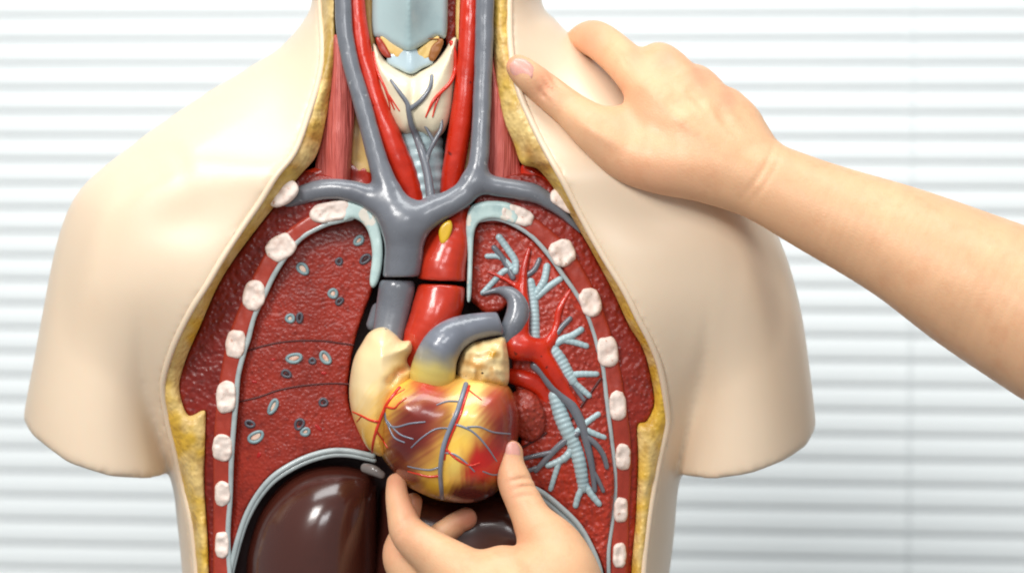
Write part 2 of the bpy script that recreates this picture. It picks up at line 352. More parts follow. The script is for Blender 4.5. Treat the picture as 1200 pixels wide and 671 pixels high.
# ------------------------------------------------------------------ background: wall and venetian blind
def box(mb, cx, cy, cz, sx, sy, sz):
    v = np.array([[cx + a * sx / 2, cy + b * sy / 2, cz + c * sz / 2] for a in (-1, 1) for b in (-1, 1) for c in (-1, 1)])
    mb.add(v, [(0, 1, 3, 2), (4, 6, 7, 5), (0, 4, 5, 1), (2, 3, 7, 6), (0, 2, 6, 4), (1, 5, 7, 3)])
BY = 0.86                                  # blind distance behind the chest
blind = empty('window_blind', (0, BY, -0.62), 'white horizontal slatted blind filling the background behind the torso', 'blind')
blind.rotation_euler = (0, math.radians(0.45), math.radians(-4.5))
pitch, sw, tilt = 0.0245, 0.0285, math.radians(81)
mb = MB()
for i in range(51):
    zc = -0.62 + i * pitch; V = []; nseg = 8
    for x in (-0.95, 0.95):
        for th in (0.0, 0.0004):
            for j in range(nseg + 1):
                t = j / nseg - 0.5; bow = 0.0028 * (1 - 4 * t * t)
                a, b = t * sw, bow + th
                V.append((x, math.cos(tilt) * a - math.sin(tilt) * b, zc + 0.62 - 0.62 + math.sin(tilt) * a + math.cos(tilt) * b))
    V = np.array(V); n = nseg + 1; F = []
    for j in range(nseg):
        F.append((j, 2 * n + j, 2 * n + j + 1, j + 1)); F.append((n + j, n + j + 1, 3 * n + j + 1, 3 * n + j))
    F.append((0, n, 3 * n, 2 * n)); F.append((n - 1, 3 * n - 1 + 0, 4 * n - 1, 2 * n - 1)[::1])
    mb.add(V, F)
o = mesh_obj('slats', np.concatenate(mb.V) + np.array([0, 0, 0.62]), mb.F, M['slat'], None, raw=True); o.parent = blind
mb = MB()
box(mb, 0, 0, 1.265, 1.92, 0.05, 0.04)
o = mesh_obj('headrail', np.concatenate(mb.V), mb.F, M['slat'], None, raw=True); o.parent = blind
for cx in (-0.62, 0.39):
    mb = MB(); box(mb, cx, -0.0075, 0.62, 0.0009, 0.0006, 1.26)
    o = mesh_obj('ladder_cord', np.concatenate(mb.V), mb.F, M['cord'], None, raw=True); o.parent = blind
mb = MB(); box(mb, 0, 1.12, 0, 4, 0.05, 2.6)
o = mesh_obj('wall', np.concatenate(mb.V), mb.F, M['wall'], None, raw=True); o['kind'] = 'structure'

# ------------------------------------------------------------------ anatomical torso: outlines
OPEN = [(374, -60), (375, 0), (378, 60), (373, 95), (361, 135), (345, 178), (324, 205), (305, 236), (287, 262), (262, 300), (242, 334), (222, 366), (203, 405),
        (192, 440), (191, 462), (197, 497), (204, 525), (212, 561), (224, 614), (230, 671), (233, 730), (250, 780), (740, 780), (752, 730), (754, 671),
        (760, 614), (766, 574), (774, 533), (782, 497), (781, 473), (774, 432), (763, 402), (749, 375), (731, 339), (707, 300), (682, 255), (660, 212), (643, 182),
        (624, 145), (606, 100), (598, 50), (597, 0), (596, -60)]
INNER = [(392, -60), (392, 0), (393, 60), (391, 95), (383, 135), (372, 180), (352, 205), (334, 226), (318, 246), (300, 269), (276, 301), (255, 335), (237, 376), (220, 415),
         (212, 440), (210, 455), (214, 473), (222, 487), (239, 480), (241, 493), (239, 560), (241, 594), (243, 626), (245, 671), (247, 730), (262, 768), (728, 768), (738, 730), (740, 671),
         (742, 642), (745, 610), (747, 569), (748, 533), (747, 498), (757, 494), (764, 482), (767, 468), (761, 432), (752, 405), (737, 381), (719, 342), (695, 297), (671, 256),
         (650, 222), (630, 198), (611, 192), (602, 168), (590, 138), (580, 80), (578, 40), (578, 0), (578, -60)]
OPENc = crom(OPEN, 4, True); INNERc = crom(INNER, 4, True)

# shell as a smooth body (torso + two arm stumps), then the front window is cut out
H_ = 4.0
TORSO = [(372, -90), (366, 0), (350, 32), (325, 58), (280, 86), (222, 122), (182, 156), (140, 205), (118, 260), (112, 330), (128, 410), (160, 490), (198, 556), (208, 616), (214, 680), (222, 800),
         (762, 800), (783, 680), (790, 626), (798, 557), (828, 490), (862, 410), (878, 330), (872, 260), (850, 205), (820, 156), (785, 118), (738, 86), (700, 64), (672, 44), (652, 24), (634, 0), (626, -90)]
ARML = [(205, 160), (140, 188), (104, 212), (82, 241), (65, 290), (51, 360), (40, 420), (27, 492), (22, 560), (20, 640), (196, 640), (194, 560), (190, 500), (200, 400), (225, 300), (235, 200)]
ARMR = [(790, 156), (852, 190), (886, 227), (907, 266), (925, 310), (940, 370), (950, 440), (957, 505), (960, 560), (962, 640), (790, 640), (794, 560), (800, 470), (790, 400), (770, 300), (750, 200)]
xs = np.arange(5, 980, H_); ys = np.arange(-80, 790, H_); zs = np.arange(-40, 372, H_)
X2, Y2 = np.meshgrid(xs, ys, indexing='ij')
def gauss(X, Y, cx, cy, rx, ry, rot=0):
    c, s = math.cos(rot), math.sin(rot); u = (X - cx) * c + (Y - cy) * s; v = -(X - cx) * s + (Y - cy) * c
    return np.exp(-(u / rx) ** 2 - (v / ry) ** 2)
def chest_bump(X, Y):                # + pushes the surface away from the camera
    b = -6 * np.exp(-(linedist([(345, 205), (250, 190), (150, 200)], X, Y) / 30) ** 2) - 6 * np.exp(-(linedist([(640, 205), (730, 190), (830, 200)], X, Y) / 30) ** 2)
    b += 9 * gauss(X, Y, 210, 262, 55, 34, -0.2) + 9 * gauss(X, Y, 772, 262, 55, 28, 0.2)
    b += 16 * gauss(X, Y, 330, 110, 40, 60, 0.6) + 16 * gauss(X, Y, 650, 110, 40, 60, -0.6)
    b += 1.5 * vnoise(X, Y, 60, 3)
    return b
body = Puff(TORSO, 180, 168, 160, 4, chest_bump, 24); arml = Puff(ARML, 150, 106, 92, 4, None, 18); armr = Puff(ARMR, 150, 106, 92, 4, None, 18)
Fl = arml.field(X2, Y2, zs, H_); Fr = armr.field(X2, Y2, zs, H_)
cutl = Y2 - np.interp(X2, [10, 28, 38, 80, 130, 190, 220], [486, 499, 512, 540, 556, 563, 563])
cutr = Y2 - np.interp(X2, [760, 800, 840, 880, 920, 945, 957, 975], [561, 561, 559, 552, 538, 524, 506, 490])
zt = (zs - 80) * 0.09
Fl = rmax(Fl, cutl[..., None] + zt, 3); Fr = rmax(Fr, cutr[..., None] + zt, 3)
Fb = body.field(X2, Y2, zs, H_)
kY = (8 + (26 + 60 * sstep(0, 50, -np.minimum(body.dd(X2, Y2), np.minimum(arml.dd(X2, Y2), armr.dd(X2, Y2))))) * sstep(540, 330, Y2))[..., None]
FS = smin(smin(Fb, Fl, kY), Fr, kY)
inside = FS < 0
SF = np.where(inside.any(2), zs[np.argmax(inside, 2)], 175.0)          # shell front depth, before the window is cut
k0 = np.clip(np.argmax(inside, 2), 1, len(zs) - 1); ii, jj = np.indices(SF.shape)
fa, fb = FS[ii, jj, k0 - 1], FS[ii, jj, k0]
SF = np.where(inside.any(2), zs[k0 - 1] + H_ * np.clip(fa / (fa - fb + 1e-9), 0, 1), 175.0)
def interp2(A, X, Y):
    u = np.clip((np.asarray(X, float) - xs[0]) / H_, 0, len(xs) - 1.001); v = np.clip((np.asarray(Y, float) - ys[0]) / H_, 0, len(ys) - 1.001)
    i = u.astype(int); j = v.astype(int); a = u - i; b = v - j
    return (A[i, j] * (1 - a) + A[i + 1, j] * a) * (1 - b) + (A[i, j + 1] * (1 - a) + A[i + 1, j + 1] * a) * b
def shell_front(X, Y): return interp2(SF, X, Y)
def cut(X, Y):                       # depth of the frontal cut through ribs and muscle
    c = 46 + 0.00032 * (X - 490) ** 2 + 18 * sstep(240, 120, Y)
    return c + 22 * sstep(470, 620, Y) * sstep(120, 270, abs(X - 490))
dO = polydist(OPENc, X2, Y2)
FS = smax(FS, -rmax(dO[..., None], zs - 190, 10), 3)

torso = empty('anatomical_torso', (W((490, 780, 180))[0], 0.09, W((490, 780, 180))[2]),
              'beige plastic human torso opened at the front, showing red lungs, white ribs and neck vessels', 'anatomy model')
V, Q = surface_nets(FS, (xs[0], ys[0], zs[0]), H_); V = relax(V, Q, 5)
# trim the window edge exactly onto the traced outline
dv = polydist(OPENc, V[:, 0], V[:, 1]); near = (np.abs(dv) < 3.8) & (V[:, 2] < 188)
e = 1.0; gx = (polydist(OPENc, V[:, 0] + e, V[:, 1]) - polydist(OPENc, V[:, 0] - e, V[:, 1])) / 2; gy = (polydist(OPENc, V[:, 0], V[:, 1] + e) - polydist(OPENc, V[:, 0], V[:, 1] - e)) / 2
V[near, 0] -= (gx * dv * 0.95)[near]; V[near, 1] -= (gy * dv * 0.95)[near]
mesh_obj('skin_shell', V, Q, M['shell'], torso)
OL = OPENc[(OPENc[:, 1] < 740) & (OPENc[:, 1] > -58)]
for side in (OL[OL[:, 0] < 490], OL[OL[:, 0] > 490]):
    tubes('window_edge', [[(x, y, min(float(shell_front(np.array(x), np.array(y))), 165) + 2.2, 3.9) for x, y in side]], M['shell'], torso, seg=10, sub=1)

# fat layer between window edge and muscle
def fat_front(X, Y):
    do = np.maximum(-polydist(OPENc, X, Y), 0); di = np.maximum(polydist(INNERc, X, Y), 0); t = do / (do + di + 1e-6)
    a = np.minimum(shell_front(X, Y) + 3, 150); b = np.minimum(cut(X, Y), a + 30)
    return a * (1 - t) + b * t - 5 * np.sin(np.clip(t, 0, 1) * math.pi) + 3 * vnoise(X, Y, 9, 5) + 2.5 * vnoise(X, Y, 22, 6)
def fat_col(V):
    x, y = V[:, 0], V[:, 1]; n = (vnoise(x, y, 26, 8) + 0.6 * vnoise(x, y, 9, 9))[:, None]
    c = np.tile(lin(214, 176, 84), (len(V), 1)); w = sstep(200, 60, y)[:, None] * (x < 480)[:, None]
    c = c * (1 - 0.6 * w) + np.array(lin(150, 120, 62)) * 0.6 * w
    w = sstep(330, 390, y)[:, None]; c = c * (1 - w) + np.array(lin(222, 178, 62)) * w
    br = (np.exp(-(linedist([(345, 190), (368, 160)], x, y) / 12) ** 2) + np.exp(-(linedist([(618, 175), (640, 195)], x, y) / 10) ** 2))[:, None]
    c = c * (1 - 0.8 * np.clip(br + n * 0.3, 0, 1)) + np.array(lin(150, 88, 34)) * 0.8 * np.clip(br + n * 0.3, 0, 1)
    pale = np.clip(np.exp(-(linedist([(212, 560), (222, 500), (230, 620)], x, y) / 9) ** 2) + n * 0.6, 0, 1)[:, None] if False else np.clip(0.3 + n * 1.4, 0, 0.75)
    return c * (1 - pale) + np.array(lin(232, 202, 138)) * pale
slab('fat_layer', crom(OPEN, 4, True), fat_front, 165, M['fat'], torso, h=2.6, rnd=2, smooth=False, hole=crom(INNER, 4, True), colf=fat_col)

# back of the opened chest and neck, its deep shade put into the colour
slab('cavity_wall', [(x, y) for x, y in INNER], lambda X, Y: 128 + 0 * X + 2 * vnoise(X, Y, 30, 2), 160, M['cavity'], torso, h=5, rnd=2)

# pleura lines (the edge between chest wall and lung)
PLL = [(412, 255), (396, 259), (380, 263.5), (355, 277), (337, 297), (321, 322), (310.5, 344), (298, 370), (291, 397), (286, 412), (279, 440), (277, 465), (273.7, 501), (271, 541), (269.6, 582), (267, 626), (269, 671), (271, 720)]
PLR = [(600, 262), (623.5, 277), (644, 300), (659, 321), (674, 342), (686, 363), (695, 387), (701, 409), (707, 432), (711, 469), (715.5, 505), (719.5, 541), (721.5, 570), (717.5, 610), (713, 642), (713, 671), (714, 720)]
PLLc, PLRc = crom(PLL, 6), crom(PLR, 6)
# chest muscle each side
def muscle_front(X, Y): return cut(X, Y) + 3 + 1.2 * vnoise(X, Y, 14, 11) + 0.8 * vnoise(X, Y, 6, 12)
def muscle_col(V):
    x, y = V[:, 0], V[:, 1]; n = vnoise(x, y, 40, 14)[:, None]
    c = np.tile(lin(130, 31, 20), (len(V), 1)); r = sstep(430, 520, x)[:, None]
    c = c * (1 - r) + np.array(lin(144, 38, 24)) * r
    return c * (1 + 0.5 * n)
ML = [(352, 203), (334, 226), (318, 246), (300, 269), (276, 301), (255, 335), (237, 376), (220, 415), (211, 440), (209, 456), (213, 474), (222, 488), (239, 481), (240, 493), (239, 560), (241, 594), (243, 626), (245, 671), (247, 730)] + [tuple(p) for p in PLL[::-1]] + [(437, 250), (440, 226), (410, 214), (380, 205)]
MR = [(560, 222), (562, 258)] + PLR + [(738, 730), (740, 671), (742, 642), (745, 610), (747, 569), (748, 533), (747, 498), (757, 494), (764, 482), (767, 468), (761, 432), (752, 405), (737, 381), (719, 342), (695, 297), (671, 256), (650, 222), (630, 205), (600, 205)]
slab('chest_muscle', ML, muscle_front, 130, M['muscle'], torso, h=2.6, rnd=2, colf=muscle_col)
slab('chest_muscle', MR, muscle_front, 130, M['muscle'], torso, h=2.6, rnd=2, colf=muscle_col)
# intercostal band with the cut rib ends
RIBL = [(388, 248, 25, 12, -0.18), (329, 290, 18, 14.5, -0.55), (297.5, 346, 13, 17.5, 0.15), (276, 403, 11.5, 17, 0.12), (265, 465, 12, 19, 0.0), (260.5, 524, 11.5, 16, 0.0), (260.5, 578, 9, 15, 0), (260, 638, 8.5, 16, 0)]
RIBR = [(606, 252, 20, 11, 0.35), (659, 296, 15, 16, -0.5), (692, 354, 12.5, 17, -0.25), (712, 412, 12.5, 18, -0.12), (724, 475, 10, 18, -0.06), (730, 535, 9, 16, 0), (727.5, 597, 8.5, 15, 0.04), (726, 650, 8, 15, 0)]
def band(line, w): return [(x - w * 0, y) for x, y in line]
def rib_band(side, ribs, name):
    P = crom([(x, y) for x, y, *_ in ribs] + [(ribs[-1][0], 730)], 6)
    T = np.gradient(P, axis=0); T /= np.linalg.norm(T, axis=1)[:, None]; Nn = np.stack([-T[:, 1], T[:, 0]], 1)
    w = 10.5
    poly = np.concatenate([P + Nn * w, (P - Nn * w)[::-1]])
    slab(name, poly, lambda X, Y: cut(X, Y) - 1.5 + 1.5 * vnoise(X * 3, Y, 12, 17), 120, M['intercostal'], torso, h=2.2, rnd=4, smooth=False)
rib_band(0, RIBL, 'intercostal_muscle'); rib_band(1, RIBR, 'intercostal_muscle')
def rib_poly(cx, cy, a, b, rot, seed):
    rng = random.Random(seed); out = []
    for i in range(20):
        t = 2 * math.pi * i / 20; c, s = math.cos(t), math.sin(t)
        rr = 1 + rng.uniform(-0.05, 0.05); u = a * rr * math.copysign(abs(c) ** 0.75, c); v = b * rr * math.copysign(abs(s) ** 0.75, s)
        out.append((cx + u * math.cos(rot) - v * math.sin(rot), cy + u * math.sin(rot) + v * math.cos(rot)))
    return out
for i, (cx, cy, a, b, rot) in enumerate(RIBL + RIBR):
    slab('rib', rib_poly(cx, cy, a, b, rot, i), lambda X, Y: cut(X, Y) - 6.5 + 3.5 * vnoise(X, Y, 5, 20 + i) + 2.5 * gauss(X, Y, cx, cy, a * .5, b * .5), 100, M['bone'], torso, h=1.5, rnd=5, n=3)
slab('collarbone', [(316, 232), (321, 214), (332, 208), (346, 213), (350, 224), (341, 236), (326, 243), (316, 240)], lambda X, Y: cut(X, Y) - 26 + 3 * vnoise(X, Y, 6, 41), 100, M['bone'], torso, h=1.6, rnd=6)
slab('collarbone', [(645, 226), (653, 220), (661, 224), (669, 238), (672, 250), (664, 249), (654, 242), (646, 236)], lambda X, Y: cut(X, Y) - 16 + 3 * vnoise(X, Y, 6, 42), 100, M['bone'], torso, h=1.6, rnd=4)
tubes('pleura_rim', [[(x, y, float(cut(np.array(x), np.array(y))) + 1, 3.2) for x, y in PLL]], M['pleura'], torso)
tubes('pleura_rim', [[(x, y, float(cut(np.array(x), np.array(y))) + 1, 2.8) for x, y in [(562, 258), (580, 256)] + PLR]], M['pleura'], torso)
slab('costal_cartilage', [(404, 236), (420, 237), (437, 248), (446, 268), (449, 298), (445, 325), (438, 337), (433, 330), (436, 300), (433, 277), (426, 263), (414, 256), (402, 259)],
     lambda X, Y: cut(X, Y) - 6 + 1.5 * vnoise(X, Y, 12, 43), 110, M['cartilage'], torso, h=1.8, rnd=5)
slab('costal_cartilage', [(547, 350), (548, 300), (546, 264), (551, 243), (566, 236), (590, 236), (604, 243), (606, 262), (580, 256), (563, 260), (556, 272), (554, 300), (552, 348)],
     lambda X, Y: cut(X, Y) - 6 + 1.5 * vnoise(X, Y, 12, 44), 110, M['cartilage'], torso, h=1.8, rnd=4)

# ------------------------------------------------------------------ lungs
LUNGL = [(412, 257), (380, 265), (356, 279), (338, 299), (322, 324), (311, 346), (299, 371), (292, 398), (285, 420), (280, 441), (277, 466), (274, 502), (272, 541), (270, 582), (268, 626), (270, 672), (276, 650), (280, 625), (289, 596), (302, 576), (318, 557), (340, 543),
         (362, 533), (386, 527), (406, 527), (428, 530), (436, 524), (424, 505), (411, 480), (408, 455), (411, 425), (418, 392), (428, 362), (437, 338), (441, 305), (437, 277), (428, 263)]
def lungl_front(X, Y):
    d = 66 + 0.0004 * (X - 400) ** 2 + 10 * sstep(300, 420, X) + 14 * sstep(470, 620, Y) * sstep(330, 270, X) + 0.6 * vnoise(X, Y, 7, 51) + 1.2 * vnoise(X, Y, 30, 52)
    return d
def lung_col(base, hi):
    def f(V):
        x, y = V[:, 0], V[:, 1]; n = (vnoise(x, y, 45, 55) + 0.3 * vnoise(x, y, 7, 56))[:, None]
        c = np.array(lin(*base)) * (1 + 0.45 * n); w = np.clip(vnoise(x, y, 4, 57) * 2 - 0.55, 0, 0.6)[:, None]
        return c * (1 - w) + np.array(lin(*hi)) * w
    return f
lung = slab('lung', LUNGL, lungl_front, 135, M['lung'], torso, h=2.2, rnd=4, colf=lung_col((150, 42, 26), (176, 64, 40)))
lung['label'] = 'smooth cut lung with small ringed airway holes'
for P in ([(290, 411), (311, 404.5), (340, 399.6), (375, 399), (399, 402), (414, 404)], [(281, 470), (303, 465), (326, 457), (348, 452.6), (370, 450), (393, 449), (410, 450)]):
    tubes('fissure', [[(x, y, float(lungl_front(np.array(x * 1.0), np.array(y * 1.0))) - 0.1, 1.2) for x, y in P]], M['crease'], lung, seg=8)
def hole(x, y, a, b, rot, kind):
    d = float(lungl_front(np.array(x), np.array(y)))
    c, s = math.cos(rot), math.sin(rot); loop = []
    for i in range(14):
        t = 2 * math.pi * i / 14; u, v = a * math.cos(t), b * math.sin(t) * (1 + 0.18 * math.cos(t + x))
        loop.append((x + u * c - v * s, y + u * s + v * c, d - 0.6, 2.0 if kind == 'teal' else 1.7))
    loop.append(loop[0]); loop.append(loop[1])
    r = tubes('airway_ring' if kind == 'teal' else 'vessel_ring', [loop], M['ringteal'] if kind == 'teal' else M['ringdark'], lung, seg=8, sub=3)
    cx = [(x + (a * math.cos(t) * c - b * math.sin(t) * s) * 0.8, y + (a * math.cos(t) * s + b * math.sin(t) * c) * 0.8) for t in np.linspace(0, 2 * math.pi, 12, endpoint=False)]
    slab('airway_core' if kind == 'teal' else 'vessel_core', cx, lambda X, Y: d - (1.0 if kind == 'teal' else 0.2) + 0 * X, d + 6, M['ringcore'] if kind == 'teal' else M['pit'], lung, h=1.0, rnd=1, n=2)
for q in [(420, 281.5, 5.5, 3.6, -0.8, 'teal'), (428, 303.7, 6.5, 3.6, -0.7, 'dark'), (397, 306.5, 3.2, 3.6, 0.4, 'dark'), (354.7, 315, 7, 4.6, 0.8, 'teal'), (390, 344, 4.6, 4.6, 0, 'teal'), (398, 353, 4.4, 2.8, -0.7, 'dark'),
          (339.7, 373, 4.2, 4.0, 0, 'teal'), (351, 371.5, 2.8, 5.2, 0.1, 'dark'), (344.4, 419, 8.4, 4.6, -0.15, 'teal'), (381.7, 418.6, 7.4, 4.4, 0.95, 'teal'), (366, 423, 3.2, 2.8, 0, 'dark'), (335.5, 438, 5.2, 3.6, 0.4, 'dark'),
          (319.6, 476, 8.6, 3.6, -1.1, 'teal'), (379, 471.6, 4.4, 4.0, 0, 'dark'), (293, 496, 5.2, 3.2, 0.3, 'dark'), (299.7, 511, 8.8, 5.2, -0.5, 'teal'), (351, 496, 4.6, 6.0, 0.5, 'dark'), (357.6, 505.5, 4.6, 3.6, -0.4, 'teal')]:
    hole(*q)
for x, y, a, b, rot in [(379.5, 437, 4, 2.4, 0.2), (373, 501, 6.5, 2.6, 0.8), (320, 421, 3.4, 2, 0), (303.5, 533, 2.6, 4.4, 0.4), (298, 447, 4, 2.2, 0.3)]:
    slab('red_pit', [(x + a * math.cos(t) * math.cos(rot) - b * math.sin(t) * math.sin(rot), y + a * math.cos(t) * math.sin(rot) + b * math.sin(t) * math.cos(rot)) for t in np.linspace(0, 6.283, 10, endpoint=False)],
         lambda X, Y: lungl_front(X, Y) - 0.8, 90, M['redpit'], lung, h=1.2, rnd=1.2, n=2)

LUNGR = [(563, 259), (579, 257), (600, 263), (623, 278), (643, 301), (658, 322), (673, 343), (685, 364), (694, 388), (700, 411), (706, 433), (710, 469), (714, 505), (718, 541), (720, 570), (716, 610), (712, 642), (711, 680),
         (704, 660), (691, 636), (676, 612), (655, 592), (636, 576), (616, 566), (602, 552), (610, 520), (611, 490), (606, 465), (601, 440), (599, 410), (603, 385), (608, 366), (597, 356), (586, 365), (570, 367), (558, 358), (551, 346), (554, 300), (556, 271)]
def lungr_front(X, Y):
    return 62 - 10 * gauss(X, Y, 650, 420, 60, 140) + 12 * sstep(500, 640, Y) + 1.6 * vnoise(X, Y, 7, 61) + 1.4 * vnoise(X, Y, 18, 62) + 10 * sstep(360, 345, Y) * 0
lungr = slab('lung', LUNGR, lungr_front, 135, M['lungrough'], torso, h=2.2, rnd=6, colf=lung_col((174, 52, 34), (202, 88, 58)))
lungr['label'] = 'rough cut lung with branching pale airways and vessels'
lf = lambda x, y: float(lungr_front(np.array(float(x)), np.array(float(y))))
def onl(P, dz=0): return [(x, y, lf(x, y) + dz * 0.7 + r * 0.3, r * 0.95) for x, y, r in P]
slab('lung_lobe', [(617 + 22 * math.cos(t) + 5 * math.sin(t), 486 + 31 * math.sin(t)) for t in np.linspace(0, 6.283, 14, endpoint=False)], lambda X, Y: lungr_front(X, Y) - 8 - 9 * gauss(X, Y, 615, 484, 16, 24), 90, M['lungrough'], lungr, h=1.8, rnd=7, colf=lung_col((164, 56, 38), (196, 94, 66)))
tubes('bronchus', [onl(p, -1) for p in [
    [(585, 278, 4.5), (595, 291.6, 4.6), (604, 306, 4.6), (604, 318, 4.4)], [(571, 300, 3.4), (586, 301, 3.6), (598, 312, 4)], [(566, 343, 3.6), (578, 330, 3.8), (590, 318, 4), (600, 314, 4)],
    [(622, 330, 5), (625, 348, 6), (626.5, 369, 6.5), (627, 400, 7)], [(626, 347, 5), (637, 330, 4.8), (641, 312, 4.6)], [(629, 348, 4.5), (644, 335, 4.3), (656, 327, 4)]]], M['bronchus'], lungr, ring=5, amp=0.03)
tubes('bronchus', [onl(p, -2) for p in [
    [(645, 408, 9), (655, 420, 9), (664, 436, 8.5), (671, 446, 6.5)], [(648, 404, 5), (660, 397, 5), (670, 393, 4.4), (681, 386, 4)], [(660, 398, 4.2), (674, 401, 4), (687, 405, 3.6)], [(666, 440, 5), (680, 438, 4.2), (699, 438, 3.6)], [(674, 449, 4), (682, 456, 4), (690, 463, 3.6)],
    ]], M['bronchus'], lungr, ring=5.4, amp=0.035)
tubes('bronchus', [onl(p, -2) for p in [
    [(650, 464, 8), (657, 485, 10), (664, 503, 9.5), (673, 522, 9), (679, 541, 8.5), (683, 565, 7.5), (684, 571, 7)], [(684, 568, 4.6), (678, 580, 4), (674.5, 592, 3.6)], [(686, 568, 5), (694, 580, 4.4), (702, 590, 3.8)],
    [(672, 522, 4.8), (664, 534, 5), (655, 540, 4.6), (642, 545, 3.8)], [(655, 541, 3.8), (650, 557, 3.4), (645, 573, 3)], [(676, 506, 4.2), (687, 495, 4), (701, 485, 3.6)], [(684, 502, 4), (697, 508, 3.8), (708, 512, 3.2)]]], M['bronchus'], lungr, ring=6.2, amp=0.04)
tubes('pulmonary_artery', [onl(p, -4) for p in [
    [(627, 428, 6.5), (636, 436, 6.5), (645, 449, 6.5), (658, 463, 6.5), (670, 475, 6.5), (681, 496, 6), (688, 520, 5), (694, 548, 4), (697, 574, 3)], [(685, 510, 4), (698, 520, 3.8), (707, 533, 3.4), (711, 547, 3)], [(694, 550, 3), (701, 562, 2.8), (707, 575, 2.4)],
    [(676, 508, 4), (660, 518, 4.2), (645, 532, 4), (628, 551, 3.2)], [(646, 530, 3.4), (630, 533, 3.2), (613, 537, 2.6)], [(614, 553, 2.4), (628, 548, 3)]]], M['vein'], lungr)
for p in [[(579, 290, 3.6), (590, 304, 3.8), (601, 325, 3.8)], [(614.5, 324, 3.4), (626, 316, 3.4), (632, 304, 3)], [(653, 390, 3.4), (660, 381, 3.4), (668, 373, 3.2)], [(670, 448, 3), (677, 458, 3), (684, 468, 2.6)]]: tubes('pulmonary_artery', [onl(p, -2)], M['vein'], lungr)
blend('pulmonary_artery', [[(p[0], p[1], lf(p[0], p[1]) - p[3], p[2]) for p in [(594, 394, 13, 13), (602, 381, 14, 13), (607, 364, 13.5, 10), (604, 350, 10.5, 8), (594, 342, 7.5, 5), (582, 340, 4, 3), (566, 344, 2.6, 2)]]], 6, 1.8, M['vein'], lungr)
RV = [[(600, 392, 60, 13), (604, 404, 46, 16), (613, 407, 44, 16), (630, 408, 48, 12.5), (645, 400, 52, 8), (652, 382, 54, 5), (655, 364, 55, 4.5), (668, 340, 57, 2.6)],
      [(606, 400, 46, 13), (609, 385, 47, 11), (612, 362, 51, 8.5), (612, 338, 54, 6.2), (614, 315, 55, 4.6), (620, 292, 57, 2.6)], [(611, 340, 55, 4), (594, 328, 57, 3), (571, 318, 59, 2)],
      [(628, 410, 46, 12), (640, 424, 47, 11.5), (652, 442, 49, 9.5), (662, 458, 52, 7), (674, 474, 56, 5), (680, 482, 58, 3)], [(655, 446, 52, 4), (670, 445, 55, 3.4), (686, 443, 57, 2.4)],
      [(600, 440, 60, 9), (612, 443, 56, 11), (628, 450, 57, 11), (639, 464, 60, 8), (643, 485, 62, 6), (638, 508, 63, 3)]]
blend('pulmonary_vein', RV, 5, 1.7, M['artery'], lungr, wob=1.2)
for P in ([(704, 443), (692, 460), (678, 480), (668, 492)], [(640, 507), (626, 516), (612, 524)]):
    tubes('fissure', [[(x, y, lf(x, y), 1.6) for x, y in P]], M['crease'], lungr, seg=8)

# diaphragm rims and the hollow below them
DRL = [(266, 690), (271, 662), (281, 624), (291, 598), (304, 576), (320, 558), (341, 544), (363, 534), (387, 528), (408, 528), (424, 531), (437, 534)]
DRR = [(596, 556), (617, 567), (637, 578), (657, 594), (678, 615), (693, 641), (703, 668), (708, 700)]
for L_, f in ((DRL, lungl_front), (DRR, lungr_front)):
    A = [(x, y, float(f(np.array(x * 1.), np.array(y * 1.))) - 5, 3.4) for x, y in L_]
    B = [(x + (1.5 if L_ is DRL else -4), y + 5, z + 2, 3.0) for x, y, z, r in A]
    tubes('diaphragm_rim', [A, B], M['pleura'], torso)
# neck: muscles, fascia, larynx, thyroid, windpipe
slab('neck_muscle', [(392, 40), (406, 60), (413, 95), (416, 128), (414, 160), (411, 200), (406, 216), (374, 214), (368, 203), (375, 170), (385, 122), (390, 80)], lambda X, Y: 68 - 14 * gauss(X, Y, 396, 150, 14, 200) + 2 * vnoise(X * 4, Y, 20, 71), 120, M['neckmuscle'], torso, h=2, rnd=7)
slab('neck_muscle', [(576, 40), (578, 70), (584, 100), (592, 130), (600, 160), (610, 195), (606, 214), (572, 212), (568, 190), (572, 140), (575, 90)], lambda X, Y: 68 - 14 * gauss(X, Y, 585, 150, 16, 200) + 2 * vnoise(X * 4, Y, 20, 72), 120, M['neckmuscle'], torso, h=2, rnd=7)
slab('deep_muscle', [(346, 205), (360, 199), (380, 196), (380, 212), (360, 216), (344, 218)], lambda X, Y: 66 + 2 * vnoise(X, Y, 8, 73), 120, M['aorta'], torso, h=2, rnd=6)
slab('deep_muscle', [(611, 193), (622, 194), (636, 203), (649, 217), (650, 226), (630, 219), (612, 212)], lambda X, Y: 60 + 2 * vnoise(X, Y, 8, 74), 120, M['artery'], torso, h=2, rnd=7)
slab('deep_muscle', [(404, 192), (430, 192), (436, 222), (404, 222)], lambda X, Y: 84 + 2 * vnoise(X, Y, 8, 75), 120, M['aorta'], torso, h=2, rnd=5)
slab('deep_muscle', [(521, -60), (534, -60), (535, 20), (532, 52), (522, 48)], lambda X, Y: 90 + 2 * vnoise(X, Y, 8, 175), 125, M['muscle'], torso, h=2, rnd=4, colf=muscle_col)
for pl in ([(425, -40), (435, -40), (438, 20), (440, 60), (434, 55), (428, 20)], [(536, -40), (543, -40), (543, 30), (540, 50), (534, 40)], [(407, 118), (424, 118), (438, 196), (412, 200)], [(436, 150), (446, 155), (462, 200), (446, 210)], [(545, 110), (556, 110), (553, 210), (540, 212)]):
    slab('fascia', pl, lambda X, Y: 84 + 2 * vnoise(X, Y, 10, 76), 125, M['fascia'], torso, h=2.2, rnd=4)
